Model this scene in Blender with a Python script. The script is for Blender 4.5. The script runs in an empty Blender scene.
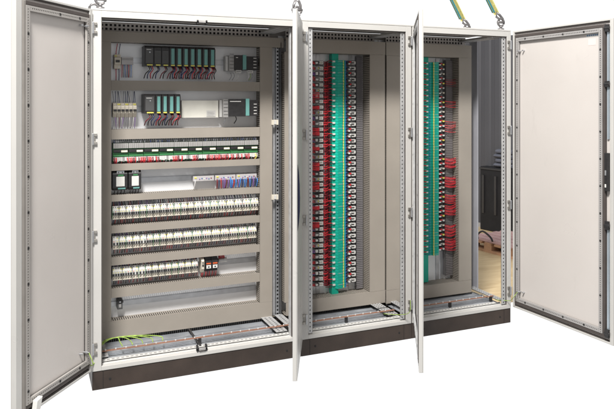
import bpy, bmesh, math, random
from mathutils import Vector
random.seed(11)
R = math.radians
col = bpy.context.scene.collection

# ---------------------------------------------------------------- camera numbers (used for laying out on real planes)
F, CX, CY, CZ, YAW, SY = 655.8, -.2991, -3.606, 1.520, .3991, -103.2
c_, s_ = math.cos(YAW), math.sin(YAW)
def at(u, v, Y):
    """the point of the upright plane y = Y that a spot of the photograph shows"""
    t = (u-307)/F; y = Y-CY
    x = y*(s_+t*c_)/(c_-t*s_); d = s_*x+c_*y
    return Vector((x+CX, Y, CZ-(v-204.5-SY)*d/F))
def atz(u, v, Z):
    d = F*(Z-CZ)/(204.5+SY-v); r = (u-307)/F*d
    return Vector((c_*r+s_*d+CX, -s_*r+c_*d+CY, Z))

# ---------------------------------------------------------------- materials
def mat(name, rgb, rough=.5, metal=0., var=.06, scale=9., bump=0., spec=.5, bscale=None):
    m = bpy.data.materials.new(name); m.use_nodes = True
    nt = m.node_tree; b = nt.nodes['Principled BSDF']
    b.inputs['Roughness'].default_value = rough
    b.inputs['Metallic'].default_value = metal
    b.inputs['Specular IOR Level'].default_value = spec
    tc = nt.nodes.new('ShaderNodeTexCoord')
    no = nt.nodes.new('ShaderNodeTexNoise'); no.inputs['Scale'].default_value = scale
    no.inputs['Detail'].default_value = 5
    nt.links.new(tc.outputs['Object'], no.inputs['Vector'])
    cr = nt.nodes.new('ShaderNodeValToRGB')
    cr.color_ramp.elements[0].position = .3; cr.color_ramp.elements[1].position = .7
    cr.color_ramp.elements[0].color = tuple(max(0, x*(1-var)) for x in rgb)+(1,)
    cr.color_ramp.elements[1].color = tuple(min(1, x*(1+var)) for x in rgb)+(1,)
    nt.links.new(no.outputs['Fac'], cr.inputs['Fac'])
    nt.links.new(cr.outputs['Color'], b.inputs['Base Color'])
    if name in ('cabinet_paint','door_inner_paint','cable_duct_plastic','plinth_paint','gland_plate_steel'):
        n3 = nt.nodes.new('ShaderNodeTexNoise'); n3.inputs['Scale'].default_value = 5; n3.inputs['Detail'].default_value = 8; n3.inputs['Distortion'].default_value = .8
        m3 = nt.nodes.new('ShaderNodeMapRange'); m3.inputs['From Min'].default_value = .3; m3.inputs['From Max'].default_value = .7
        m3.inputs['To Min'].default_value = rough-.14; m3.inputs['To Max'].default_value = rough+.16
        nt.links.new(tc.outputs['Object'], n3.inputs['Vector']); nt.links.new(n3.outputs['Fac'], m3.inputs['Value']); nt.links.new(m3.outputs['Result'], b.inputs['Roughness'])
        # scuffs: sparse darker smears
        mp = nt.nodes.new('ShaderNodeMapping'); mp.inputs['Scale'].default_value = (3, 3, 1.1)
        n4 = nt.nodes.new('ShaderNodeTexNoise'); n4.inputs['Scale'].default_value = 4; n4.inputs['Detail'].default_value = 10; n4.inputs['Roughness'].default_value = .7
        m4 = nt.nodes.new('ShaderNodeMapRange'); m4.inputs['From Min'].default_value = .62; m4.inputs['From Max'].default_value = .78; m4.inputs['To Max'].default_value = .22
        mx = nt.nodes.new('ShaderNodeMix'); mx.data_type = 'RGBA'; mx.inputs['B'].default_value = tuple(x*.6 for x in rgb)+(1,)
        nt.links.new(tc.outputs['Object'], mp.inputs['Vector']); nt.links.new(mp.outputs['Vector'], n4.inputs['Vector']); nt.links.new(n4.outputs['Fac'], m4.inputs['Value'])
        nt.links.new(m4.outputs['Result'], mx.inputs['Factor']); nt.links.new(cr.outputs['Color'], mx.inputs['A']); nt.links.new(mx.outputs['Result'], b.inputs['Base Color'])
    if bump:
        n2 = nt.nodes.new('ShaderNodeTexNoise'); n2.inputs['Scale'].default_value = bscale or scale*20
        bp = nt.nodes.new('ShaderNodeBump'); bp.inputs['Strength'].default_value = bump; bp.inputs['Distance'].default_value = .002
        nt.links.new(tc.outputs['Object'], n2.inputs['Vector']); nt.links.new(n2.outputs['Fac'], bp.inputs['Height'])
        nt.links.new(bp.outputs['Normal'], b.inputs['Normal'])
    return m
def s(r, g, b):
    f = lambda x: ((x/255+.055)/1.055)**2.4 if x > 10 else x/255/12.92
    return (f(r), f(g), f(b))
PAINT = mat('cabinet_paint', (.505, .492, .468), .38, var=.04, scale=2.5, bump=.12, bscale=400)
LINER = mat('door_inner_paint', (.57, .53, .50), .40, var=.035, scale=1.6, bump=.1, bscale=350)
RAILC = mat('galvanised_rail', (.50, .50, .50), .42, .35, var=.12, scale=30)
STEEL = mat('zinc_steel', (.55, .56, .58), .34, .8, var=.15, scale=14)
PLATEM = mat('gland_plate_steel', (.42, .44, .47), .38, .45, var=.25, scale=6)
HINGE = mat('hinge_zinc', (.38, .36, .33), .35, .7, var=.15, scale=40)
MPL = mat('mounting_plate_finish', (.80, .805, .82), .30, .25, var=.05, scale=4)
DUCT = mat('cable_duct_plastic', (.300, .268, .230), .5, var=.06, scale=4)
PLINTH = mat('plinth_paint', (.040, .028, .022), .5, var=.22, scale=7, bump=.2, bscale=200)
DARK = mat('hole_black', (.012, .011, .011), .8)
GASK = mat('gasket_rubber', (.065, .053, .048), .7, var=.1)
GASKG = mat('gasket_rubber_grey', (.24, .22, .20), .75, var=.1)
BLK = mat('black_plastic', (.022, .021, .022), .42, var=.2, scale=60)
DGR = mat('dark_grey_plastic', (.07, .07, .07), .45, var=.1)
GRY = mat('grey_plastic', (.33, .32, .31), .5, var=.08, scale=50)
LGR = mat('light_grey_plastic', (.55, .54, .52), .5, var=.06, scale=50)
WHT = mat('white_plastic', (.64, .63, .60), .4, var=.04, scale=50)
BEI = mat('beige_plastic', (.60, .55, .46), .5, var=.06, scale=50)
TEAL = mat('teal_plastic', (.13, .31, .285), .45, var=.06, scale=50)
TURQ = mat('turquoise_plastic', (.0, .36, .26), .45, var=.16, scale=70)
TURD = mat('turquoise_duct_plastic', (.0, .33, .23), .5, var=.05, scale=10)
YEL = mat('yellow_plastic', (.66, .60, .12), .45, var=.06, scale=60)
ORG = mat('orange_plastic', (.55, .10, .03), .45)
GRN = mat('green_plastic', (.045, .20, .07), .45, var=.1)
BLU = mat('blue_plastic', (.03, .14, .33), .45, var=.1)
NAVY = mat('navy_plastic', (.006, .008, .028), .35)
WR = mat('red_wire', (.55, .025, .035), .5, var=.2, scale=80)
WD = mat('dark_red_wire', (.17, .01, .02), .5, var=.2, scale=80)
WB = mat('dark_blue_wire', (.02, .035, .13), .5, var=.2, scale=80)
WL = mat('blue_wire', (.05, .22, .62), .5, var=.2, scale=80)
WK = mat('black_wire', (.014, .013, .014), .5)
WW = mat('white_wire', (.65, .63, .62), .5, var=.1)
WG = mat('grey_wire', (.22, .22, .24), .5, var=.1)
WP = mat('violet_wire', (.22, .10, .36), .5, var=.1)
WGY = mat('green_yellow_wire', (.26, .38, .06), .45, var=.35, scale=60)
COP = mat('copper_bar', (.34, .17, .115), .45, .3, var=.12, scale=20)
IRON = mat('forged_steel', (.20,.19,.19), .45, .6, var=.15, scale=40)
SLY = mat('sling_yellow', (.60, .55, .20), .8, var=.12, scale=60, bump=.4)
SLT = mat('sling_teal', (.02, .16, .19), .8, var=.1, scale=60)
CLEAR = mat('smoky_plastic', (.44, .42, .42), .2, var=.1)

# ---------------------------------------------------------------- mesh builder
class MB:
    def __init__(self, T=None): self.v = []; self.f = []; self.m = []; self.mats = []; self.T = T
    def mi(self, m):
        if m not in self.mats: self.mats.append(m)
        return self.mats.index(m)
    def add(self, vs, fs, m):
        o = len(self.v)
        self.v += [self.T(Vector(p)) if self.T else Vector(p) for p in vs]
        k = self.mi(m)
        for f in fs: self.f.append([o+i for i in f]); self.m.append(k)
    def box(self, x0, x1, y0, y1, z0, z1, m):
        self.add([(x0,y0,z0),(x1,y0,z0),(x1,y1,z0),(x0,y1,z0),(x0,y0,z1),(x1,y0,z1),(x1,y1,z1),(x0,y1,z1)],
                 [(0,3,2,1),(4,5,6,7),(0,1,5,4),(1,2,6,5),(2,3,7,6),(3,0,4,7)], m)
    def prism(self, prof, a0, a1, m, axis='x'):
        """profile of (p, q) pairs swept along an axis"""
        def mk(p, q, a): return (a,p,q) if axis == 'x' else ((p,a,q) if axis == 'y' else (p,q,a))
        n = len(prof)
        self.add([mk(p,q,a0) for p,q in prof]+[mk(p,q,a1) for p,q in prof],
                 [tuple(range(n)), tuple(range(2*n-1,n-1,-1))]+[(i,(i+1)%n,n+(i+1)%n,n+i) for i in range(n)], m)
    def tube(self, pts, r, m, n=6):
        pts = [Vector(p) for p in pts]; vs = []; fs = []
        up = Vector((.31,.2,.93)).normalized()
        for i, p in enumerate(pts):
            d = (pts[min(i+1,len(pts)-1)]-pts[max(i-1,0)]).normalized()
            if abs(d.dot(up)) > .9: up2 = Vector((1,.1,0))
            else: up2 = up
            a = d.cross(up2).normalized(); b = d.cross(a)
            for k in range(n):
                t = 2*math.pi*k/n; vs.append(p+a*(r*math.cos(t))+b*(r*math.sin(t)))
        for i in range(len(pts)-1):
            for k in range(n): fs.append((i*n+k, i*n+(k+1)%n, (i+1)*n+(k+1)%n, (i+1)*n+k))
        fs.append(tuple(range(n))); fs.append(tuple(len(vs)-1-i for i in range(n)))
        self.add(vs, fs, m)
    def disc(self, x, y, z, r, h, m, axis='y', n=14):
        e = {'x':(h,0,0),'y':(0,h,0),'z':(0,0,h)}[axis]
        self.tube([(x,y,z),(x+e[0],y+e[1],z+e[2])], r, m, n)
    def build(self, name, parent=None, bevel=0, smooth=False, loc=None):
        me = bpy.data.meshes.new(name)
        me.from_pydata([tuple(p) for p in self.v], [], self.f)
        for m in self.mats: me.materials.append(m)
        me.polygons.foreach_set('material_index', self.m)
        bm = bmesh.new(); bm.from_mesh(me); bmesh.ops.recalc_face_normals(bm, faces=bm.faces); bm.to_mesh(me); bm.free()
        if smooth: me.polygons.foreach_set('use_smooth', [True]*len(me.polygons))
        o = bpy.data.objects.new(name, me); col.objects.link(o)
        if parent: o.parent = parent
        if loc: o.location = loc
        if bevel:
            b = o.modifiers.new('bevel', 'BEVEL'); b.width = bevel; b.segments = 2; b.limit_method = 'ANGLE'
        return o
def thing(name, label, cat, loc=(0,0,0), group=None):
    o = bpy.data.objects.new(name, None); col.objects.link(o); o.empty_display_size = .05
    o.location = loc; tag(o, label, cat, group); return o
def tag(o, label, cat, group=None, kind=None):
    if label: o['label'] = label
    if cat: o['category'] = cat
    if group: o['group'] = group
    if kind: o['kind'] = kind
    return o
def dup(root, loc, label=None):
    r = root.copy(); col.objects.link(r); r.location = loc
    if label: r['label'] = label
    for ch in list(root.children):
        c = ch.copy(); col.objects.link(c); c.parent = r
        for g in ch.children:
            d = g.copy(); col.objects.link(d); d.parent = c
    return r
ONES = 'zeroth first second third fourth fifth sixth seventh eighth ninth tenth eleventh twelfth thirteenth fourteenth fifteenth sixteenth seventeenth eighteenth nineteenth'.split()
TENS = {2:('twenty','twentieth'),3:('thirty','thirtieth'),4:('forty','fortieth'),5:('fifty','fiftieth'),6:('sixty','sixtieth'),7:('seventy','seventieth'),8:('eighty','eightieth'),9:('ninety','ninetieth')}
def nth(n):
    if n < 20: return ONES[n]
    t, o = divmod(n, 10)
    return TENS[t][1] if o == 0 else TENS[t][0]+'-'+ONES[o]
def wire(parent, pts, m, r=.0013, name='wire'):
    """a bent wire of its own through the given points, rounded by a Catmull-Rom curve"""
    P = [Vector(p) for p in pts]; out = []
    Q = [P[0]]+P+[P[-1]]
    for i in range(1, len(Q)-2):
        for k in range(4 if len(P) > 2 else 1):
            t = k/4
            a, b, c, d = Q[i-1], Q[i], Q[i+1], Q[i+2]
            out.append(.5*((2*b)+(c-a)*t+(2*a-5*b+4*c-d)*t*t+(3*b-a-3*c+d)*t**3))
    out.append(P[-1])
    w = MB(); w.tube(out, r, m, 5); return w.build(name, parent, smooth=True)

# ================================================================ the cabinet
X1, X2, X3 = 1.186, 1.95, 2.742
ZP, ZT = .10, 2.01
PY = .44                                   # front of the mounting plates
cab = thing('control_cabinet', 'tall three-bay light grey switchgear cabinet with all its doors open on a dark brown plinth', 'control cabinet', (0,0,0))

# plinth
for i, (a, b) in enumerate([(0, X1-.001), (X1+.001, X2-.001), (X2+.001, X3)]):
    p = MB(); p.box(a, b, .004, .024, 0, ZP-.002, PLINTH); p.box(a, b, .456, .476, 0, ZP-.002, PLINTH)
    p.box(a, a+.02, .024, .456, 0, ZP-.002, PLINTH); p.box(b-.02, b, .024, .456, 0, ZP-.002, PLINTH)
    for bx in (a+.09, b-.09): p.disc(bx, .0045, .05, .006, -.003, DARK)
    for q in (a+.055, b-.055): p.box(q-.0012, q+.0012, .0025, .0045, .003, ZP-.005, DARK)
    p.build('plinth', cab, .002)

def perf(mb, p0, ax, L, across, W, n, t, m, rows=1, pitch=.025, hole=.0125, hw=.0125, back=DARK, edge=None):
    """perforated strip made of real bars round its holes: p0 origin, ax along, across, n = thickness direction"""
    p0, ax, ac, n = Vector(p0), Vector(ax), Vector(across), Vector(n)
    def bar(a0, a1, b0, b1, c0=0, c1=1, mm=m):
        pts = []
        for cc in (c0, c1):
            for (a, b) in ((a0,b0),(a1,b0),(a1,b1),(a0,b1)): pts.append(p0+ax*a+ac*b+n*(t*cc))
        mb.add(pts, [(0,3,2,1),(4,5,6,7),(0,1,5,4),(1,2,6,5),(2,3,7,6),(3,0,4,7)], mm)
    gap = (W-rows*hw)/(rows+1)
    for k in range(rows+1): bar(0, L, k*(gap+hw), k*(gap+hw)+gap)
    N = int(L/pitch)
    for k in range(rows):
        b0 = gap+k*(gap+hw)
        for i in range(N+1):
            a0 = 0 if i == 0 else i*pitch-(pitch-hole)/2-.0*pitch
            a1 = min(L, i*pitch+(pitch-hole)/2)
            if i == N: a1 = L
            if a1 > a0: bar(a0, a1, b0, b0+hw, .02, .98)
    if back: bar(0, L, .001, W-.001, 2.2, 2.3, back)

# roof, side, rear
m = MB(); m.box(.0, X3, .0, .476, ZT-.012, ZT, PAINT)
m.build('roof', cab, .003)
m = MB(); m.box(.0, .018, .05, .476, ZP, ZT-.014, PAINT); m.build('side_panel', cab)
m = MB(); m.box(.02, X3-.03, .470, .478, ZP+.002, ZT-.014, LINER); m.build('rear_panel', cab)

# front frames, one a bay
def frame(a, b, la, rb):
    m = MB()
    z0, z1 = ZP+.0, ZT-.013
    # uprights: narrow outer lip, then a set back face
    for (x0, x1, sgn) in ((a, a+la, 1), (b-rb, b, -1)):
        m.box(x0, x1, 0, .03, z0, z1, PAINT)
        xa, xb = (x0, x1+.006) if sgn > 0 else (x0-.006, x1)
        m.box(xa, xb, .0302, .055, z0, z1, RAILC)
    m.box(a+la, b-rb, 0, .028, z1-.034, z1, PAINT)
    m.box(a+la, b-rb, 0.0285, .06, z1-.030, z1-.018, LINER)
    m.box(a+la, b-rb, 0, .028, z0, z0+.022, PAINT)
    m.prism([(.028,z1-.040),(.16,z1-.020),(.16,z1-.012),(.028,z1-.03)], a+la, b-rb, LINER)
    m.box(a+la, b-rb, .006, .02, z1-.0385, z1-.0341, GASK)
    m.box(a+la, b-rb, .0283, .0495, z0+.018, z0+.024, LGR)
    m.box(a+la, a+la+.003, .004, .02, z0+.027, z1-.04, GASK)
    m.box(b-rb-.003, b-rb, .004, .02, z0+.027, z1-.04, GASK)
    return m.build('frame', cab, .0015)
frame(0.0, X1-.004, .046, .052)
frame(X1+.004, X2-.004, .04, .04)
frame(X2+.004, X3, .05, .034)
m = MB(); m.box(X1-.0035, X1+.0035, .006, .05, ZP, ZT-.02, GASK); m.build('joint_seal_or_dark_backing', cab)
m = MB(); m.box(X2-.0035, X2+.0035, .006, .05, ZP, ZT-.02, GASK); m.build('joint_seal_or_dark_backing', cab)

# perforated front uprights (inside face strips)
def upright(x, w, y, z0=.13, z1=1.96, hw=.006, hole=.009, mm=RAILC, pitch=.025, side=None):
    m = MB()
    if side is None: perf(m, (x, y, z0), (0,0,1), z1-z0, (1,0,0), w, (0,1,0), .003, mm, 1, pitch, hole, hw)
    else: perf(m, (x, y, z0), (0,0,1), z1-z0, (0,1,0), w, (side,0,0), .003, mm, 1, pitch, hole, hw)
    return m.build('perforated_post', cab)
upright(X1+.046, .030, .012, hw=.006)          # middle bay, left post
upright(X2-.078, .030, .012, hw=.007, mm=RAILC)
upright(X3-.070, .034, .012, hw=.009, hole=.010)
# the deep inner post of the right end with light painted faces
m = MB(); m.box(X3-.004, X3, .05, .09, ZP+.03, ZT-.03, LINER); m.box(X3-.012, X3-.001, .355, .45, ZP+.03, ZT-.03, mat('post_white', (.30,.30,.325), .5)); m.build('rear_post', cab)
# rear posts between the first and second bay
m = MB(); m.box(1.136, 1.160, .40, .455, .13, 1.90, RAILC); m.box(1.1605, 1.166, .395, .44, .13, 1.90, STEEL)
m.box(1.132,1.1355,.37,.45,.13,1.90,RAILC); m.build('rear_post', cab)
upright(1.167, .020, .385, z1=1.90, hw=.011, hole=.0125, mm=STEEL)
m = MB(); m.box(1.189, 1.194, .36, .45, .13, 1.90, DGR); m.build('rear_post', cab)
for z in (1.385, .905):
    m = MB(); m.box(1.125, 1.170, .352, .362, z-.016, z+.016, BEI); m.box(1.14,1.155,.349,.3519,z-.012,z+.012,LGR); m.build('cable_clip', cab)

# top rear rail with square holes, bottom rear rail
for (a, b) in ((.05, 1.13), (1.24, 1.90), (1.99, 2.66)):
    m = MB(); perf(m, (a, .405, 1.930), (1,0,0), b-a, (0,0,1), .056, (0,1,0), .003, LINER, 2, .025, .0135, .013); m.build('perforated_rail', cab)
    m = MB(); perf(m, (a, .375, .102), (1,0,0), b-a, (0,0,1), .040, (0,1,0), .003, DGR, 1, .0125, .008, .03); m.build('perforated_rail', cab)
    m = MB(); perf(m, (a-.0, .050, .1305), (1,0,0), b-a, (0,1,0), .030, (0,0,-1), .003, LGR, 1, .025, .014, .012); m.build('perforated_rail', cab)
# roof cross rails at the ends
for x, w in ((1.05, .10), (1.85, .08), (2.60, .10)):
    m = MB()
    perf(m, (x, .07, 1.955), (0,1,0), .34, (1,0,0), w, (0,0,1), .003, RAILC, 2, .025, .014, .014, back=None)
    m.box(x+.2*w, x+.45*w, .08, .40, 1.962, 1.972, PAINT)
    m.build('roof_cross_rail', cab)
# floor cross rails
def crossrail(x0, x1, y0, y1, z, rows):
    m = MB(); perf(m, (x0, y0, z), (0,1,0), y1-y0, (1,0,0), x1-x0, (0,0,-1), .003, RAILC, rows, .025, .014, .012); m.build('floor_cross_rail', cab)
crossrail(1.055, 1.125, .075, .37, .142, 2)
crossrail(1.150, 1.200, .075, .37, .144, 1)
crossrail(1.83, 1.90, .09, .22, .142, 3); crossrail(1.83, 1.90, .24, .37, .142, 3)
crossrail(1.985, 2.03, .075, .37, .142, 2)
crossrail(X3-.055, X3-.012, .05, .45, .146, 2)
crossrail(.05, .09, .08, .37, .142, 1)
# gland plates: overlapping sheets with folded lips
for (a, b, n) in ((.04, 1.15, 2), (1.22, 1.93, 1), (1.97, 2.72, 1)):
    w = (b-a)/n
    for i in range(n):
        m = MB()
        for (y0, y1, z) in ((.082, .175, .112), (.179, .27, .116), (.274, .372, .112)):
            m.box(a+i*w+.002, a+(i+1)*w-.002, y0, y1, z-.004, z, PLATEM)
            m.box(a+i*w+.002, a+(i+1)*w-.002, y0, y0+.004, z+.0002, z+.010, STEEL)
        if n == 2 and i == 0: m.box(a+w-.0085, a+w+.0015, .06, .36, .1285, .1345, BLK)
        m.build('gland_plate', cab)
# copper bar with screws
for (a, b) in ((.05, 1.16), (1.20, 1.90), (1.975, 2.70)):
    m = MB(); m.box(a, b, .130, .144, .150, .154, COP)
    k = int((b-a)/.055)
    for i in range(k): m.disc(a+.03+i*.055, .136, .1542, .0045, .006, LGR, 'z', 8)
    m.build('copper_bar', cab, 0)
    for q in (a+.02, (a+b)/2, b-.02):
        mm_ = MB(); mm_.box(q-.008, q+.008, .13, .146, .117, .1498, BLK); mm_.build('bar_support', cab)

# latch keepers mid of the first bay
for z, sg in ((.135, 1), (1.962, -1)):
    m = MB(); x = .585
    m.box(x-.030, x+.030, -.004, .012, z-.006, z+.006, BLK); m.box(x-.030, x-.020, -.004, .02, z-.012, z+.022*sg if sg>0 else z+.012, BLK)
    m.box(x+.020, x+.030, -.004, .02, z-.012, z+.022 if sg>0 else z+.012, BLK)
    m.box(x-.019, x+.019, -.010, -.0042, z-.004, z+.010, GRY)
    m.build('latch_keeper', cab, .002)

# hinges
def hinge(x, z, sg):
    m = MB()
    m.box(x-.010, x+.010, -.010, -.001, z-.030, z-.014, HINGE); m.box(x-.010, x+.010, -.010, -.001, z+.014, z+.030, HINGE)
    m.box(x-.003*sg-.004, x-.003*sg+.004, -.008, -.002, z-.0138, z+.0138, HINGE)
    m.disc(x-.012*sg, -.012, z-.030, .0055, .060, STEEL, 'z', 10)
    m.build('hinge', cab, .0015)
for z in (1.905, 1.322, .812, .222):
    hinge(.014, z, 1); hinge(X3-.022, z, -1); hinge(X2-.020, z, -1); hinge(X1+.016, z, -1)

# lifting eyes
def eye(x, y):
    m = MB(); m.disc(x, y, ZT+.0005, .022, .012, IRON, 'z', 16); m.disc(x, y, ZT+.012, .010, .02, IRON, 'z', 10)
    pts = [(x+.026*math.cos(t), y, ZT+.055+.026*math.sin(t)) for t in [2*math.pi*i/16 for i in range(17)]]
    m.tube(pts, .0075, IRON, 8); m.build('lifting_eye', cab, smooth=True)
for x, y in ((.045, .05), (1.186, .07), (X3-.045, .05), (.045, .43), (X3-.045, .43)): eye(x, y)

# ---------------------------------------------------------------- doors
def door(hx, L, ang, inner_sign, gasket_v=GASK, lip=.022, gin=.052, t=.028, z0=.113, z1=2.0, handle=False, rods=False, sticker=False, studz=(), railm=None, clip=False, hy=-.018):
    """hinge upright at (hx, hy); ang = world direction in which the open door runs; inner_sign = side of its inner face"""
    railm = railm or RAILC
    u = Vector((math.cos(R(ang)), math.sin(R(ang)), 0)); n = Vector((-u.y, u.x, 0))*inner_sign
    T = lambda p: Vector((hx, hy, 0))+u*p.x+n*p.y+Vector((0,0,p.z))
    m = MB(T)
    m.box(0, L, -t, -t+.004, z0, z1, PAINT)                                    # outer sheet
    m.box(.004, L-.004, -t+.0042, -.014, z0+.004, z1-.004, LINER)                      # body
    for a in ((0, lip*.6), (L-lip, L)): m.box(a[0], a[1], -t+.0042, 0, z0, z1, PAINT)
    for b in ((z0, z0+.012), (z1-.012, z1)): m.box(lip*.6, L-lip, -t+.0042, -.001, b[0], b[1], PAINT)
    d = m.build('door', cab, .002)
    g = MB(T)                                                                  # gasket ring
    gx0, gx1, gz0, gz1, gw = .020, L-gin, z0+.030, z1-.030, .018
    g.box(gx0, gx0+.010, -.0138, .002, gz0, gz1, gasket_v); g.box(gx1-gw, gx1, -.0138, .002, gz0, gz1, gasket_v)
    g.box(gx0+.010, gx1-gw, -.0138, .0015, gz0, gz0+gw, GASK); g.box(gx0+.010, gx1-gw, -.0138, .0015, gz1-gw, gz1, GASK)
    g.box(.014, L-.03, -.0138, -.006, z0+.0125, z0+.0195, GASK); g.box(.014, L-.03, -.0138, -.006, z1-.0195, z1-.0125, GASK)
    g.build('gasket', d, .002)
    # perforated stiffening frame inside the gasket
    rw = .024
    def prf(name, p0, ax, LL, ac):
        q = MB(T); perf(q, p0, ax, LL, ac, rw, (0,-1,0), .012, railm, 1, .0125, .006, .006, back=None)
        # bigger square slots every few holes
        for i in range(int(LL/.16)):
            a = .06+i*.16; c = Vector(p0)+Vector(ax)*a+Vector(ac)*(rw/2)
            h = .0055
            q.box(c.x-h, c.x+h, c.y+.0002, c.y+.0012, c.z-h, c.z+h, DARK)
        bx = Vector(p0); e = bx+Vector(ax)*LL+Vector(ac)*rw
        q.box(bx.x+.002, e.x-.002, -.0139, -.0135, bx.z+.002, e.z-.002, DARK)
        q.build(name, d)
    prf('perforated_rail', (gx0+.012, .004, gz0+gw+.002), (0,0,1), gz1-gz0-2*gw-.004, (1,0,0))
    prf('perforated_rail', (gx1-gw-.002-rw, .004, gz0+gw+.002), (0,0,1), gz1-gz0-2*gw-.004, (1,0,0))
    xl = gx0+.012+rw+.002
    prf('perforated_rail', (xl, .004, gz0+gw+.002), (1,0,0), gx1-gw-.004-rw-xl, (0,0,1))
    prf('perforated_rail', (xl, .004, gz1-gw-.002-rw), (1,0,0), gx1-gw-.004-rw-xl, (0,0,1))
    for sz in studz:
        q = MB(T); q.tube([(gx0+.045, -.013, sz), (gx0+.045, .022, sz)], .0035, STEEL, 8); q.tube([(gx0+.045, .004, sz), (gx0+.045, .009, sz)], .007, STEEL, 6)
        q.tube([(gx0+.075, -.013, sz+.001), (gx0+.075, .006, sz+.001)], .005, STEEL, 8)
        q.build('stud', d)
    if rods:
        q = MB(T); xr = L-.038
        for a, b in ((z0+.08, .78), (1.30, z1-.06)): q.box(xr-.006, xr+.006, -.0135, -.004, a, b, mat('rod_steel', (.45,.52,.58), .3, .5))
        q.build('lock_rod', d)
        for zc, hh in ((z1-.055,.022),(1.62,.018),(.80,.025),(z0+.06,.025)):
            q = MB(T); q.box(xr-.013, xr+.013, -.0038, .010, zc-hh, zc+hh, BLK); q.tube([(xr-.018,.003,zc),(xr+.018,.003,zc)], .010, BLK, 10); q.build('lock_roller', d, .002)
        q = MB(T); q.box(xr-.012, xr+.014, -.0135, .014, 1.00, 1.22, BLK); q.box(xr-.006,xr+.004,.0142,.018,1.09,1.12,STEEL); q.box(xr-.006,xr+.004,.0142,.018,1.02,1.04,WHT); q.build('lock_case', d, .003)
    if handle:
        q = MB(T)
        prof = [(-t-.0005,.86),(-t-.006,.90),(-t-.011,.96),(-t-.012,1.03),(-t-.010,1.10),(-t-.006,1.16),(-t-.0005,1.20)]
        q.prism(prof, L-.05, L-.022, NAVY); q.build('handle', d, .004)
    if sticker:
        q = MB(T); q.box(L-.20, L-.110, -.0139, -.0132, 1.905, 1.925, WHT)
        for i in range(6): q.box(L-.195+i*.014, L-.187+i*.014, -.0131, -.0129, 1.910, 1.920, BLU)
        q.box(L-.185, L-.13, -.0139, -.0132, 1.855, 1.892, mat('pink_label', (.72,.58,.55), .6)); q.build('sticker', d)
    if clip:
        q = MB(T); q.prism([(L-.130,z0+.012),(L-.095,z0+.008),(L-.105,z0+.058),(L-.145,z0+.064)], .0045, .028, WHT, 'y'); q.build('door_clip', d, .003)
    return d, T
d1, T1 = door(0, .583, 180+52.2, 1, GASKG, lip=.040, gin=.044, studz=(1.905,.235), clip=True, railm=mat('rail_beige', (.34,.32,.30), .45, .1))
d1['label'] = 'left door of the wide bay swung out to the left'
a2 = math.degrees(math.atan2(-.522, -.245))
d2, T2 = door(1.160, .578, a2, -1, handle=True, t=.024, z1=1.985)
a3 = math.degrees(math.atan2(-.684, -.396))
d3, T3 = door(1.950, .790, a3, -1, t=.024)
d4, T4 = door(X3, .80, -86.8, -1, rods=True, sticker=True, studz=(1.86,.235), railm=mat('rail_grey', (.36,.345,.335), .45, .1))
d4['label'] = 'right door showing its inner face and black locking gear'

# door bonding wires
wire(cab, [T1(Vector((.065,.02,.235))), T1(Vector((.07,.05,.18))), Vector((-.01,-.03,.15)), Vector((.03,.02,.145))], WGY, .0022, 'bonding_wire')
wire(cab, [T3(Vector((.03,.02,.26))), Vector((1.90,-.05,.19)), Vector((1.86,.02,.16)), Vector((1.80,.10,.15))], WGY, .0020, 'bonding_wire')
wire(cab, [T4(Vector((.065,.02,.235))), T4(Vector((.05,.05,.19))), Vector((2.71,-.02,.16)), Vector((2.66,.06,.15))], WGY, .0020, 'bonding_wire')

# ---------------------------------------------------------------- mounting panels with ducts
def hduct(panel, x0, x1, z0, z1, yf, name='cable_duct'):
    m = MB()
    m.box(x0, x1, yf, yf+.003, z0, z1, DUCT)
    m.prism([(yf+.003,z0),(yf+.003,z0+.006),(yf+.0032,z0+.006)], x0, x1, DUCT)
    for z in (z0+.001, z1-.0025):
        n = int((x1-x0)/.0125)
        for i in range(n):
            a = x0+i*.0125+.001
            m.box(a, a+.0075, yf+.0031, PY-.012, z, z+.0015, DUCT)
        m.box(x0, x1, yf+.0032, yf+.010, z-.0003, z+.0018, DUCT)
        m.box(x0, x1, PY-.012, PY-.001, z-.0003, z+.0018, DUCT)
    return m.build(name, panel)
def vduct(panel, x0, x1, z0, z1, yf, left=True, right=True, material=None, split=None):
    m = MB(); D = material or DUCT
    m.box(x0, x1, yf, yf+.003, z0, z1, D)
    for x, on in ((x0+.001, left), (x1-.0025, right)):
        if not on: m.box(x, x+.0015, yf+.0031, PY-.001, z0, z1, D); continue
        n = int((z1-z0)/.0125)
        for i in range(n):
            a = z0+i*.0125+.001
            m.box(x, x+.0015, yf+.0031, PY-.012, a, a+.0075, D)
        m.box(x-.0003, x+.0018, yf+.0032, yf+.010, z0, z1, D); m.box(x-.0003, x+.0018, PY-.012, PY-.001, z0, z1, D)
    m.box(x0+.004, x1-.004, PY-.004, PY-.001, z0, z1, D)
    return m.build('cable_duct', panel)
def rail(panel, x0, x1, zc, y=None):
    y = PY if y is None else y
    m = MB(); m.box(x0, x1, y-.0075, y-0.0, zc-.0125, zc+.0125, STEEL)
    m.box(x0, x1, y-.0075, y-.001, zc+.0127, zc+.0137, STEEL); m.box(x0, x1, y-.0075, y-.001, zc-.0137, zc-.0127, STEEL)
    m.box(x0, x1, y-.0015, y-.0005, zc+.0138, zc+.0180, STEEL); m.box(x0, x1, y-.0015, y-.0005, zc-.0180, zc-.0138, STEEL)
    return m.build('din_rail', panel)
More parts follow.
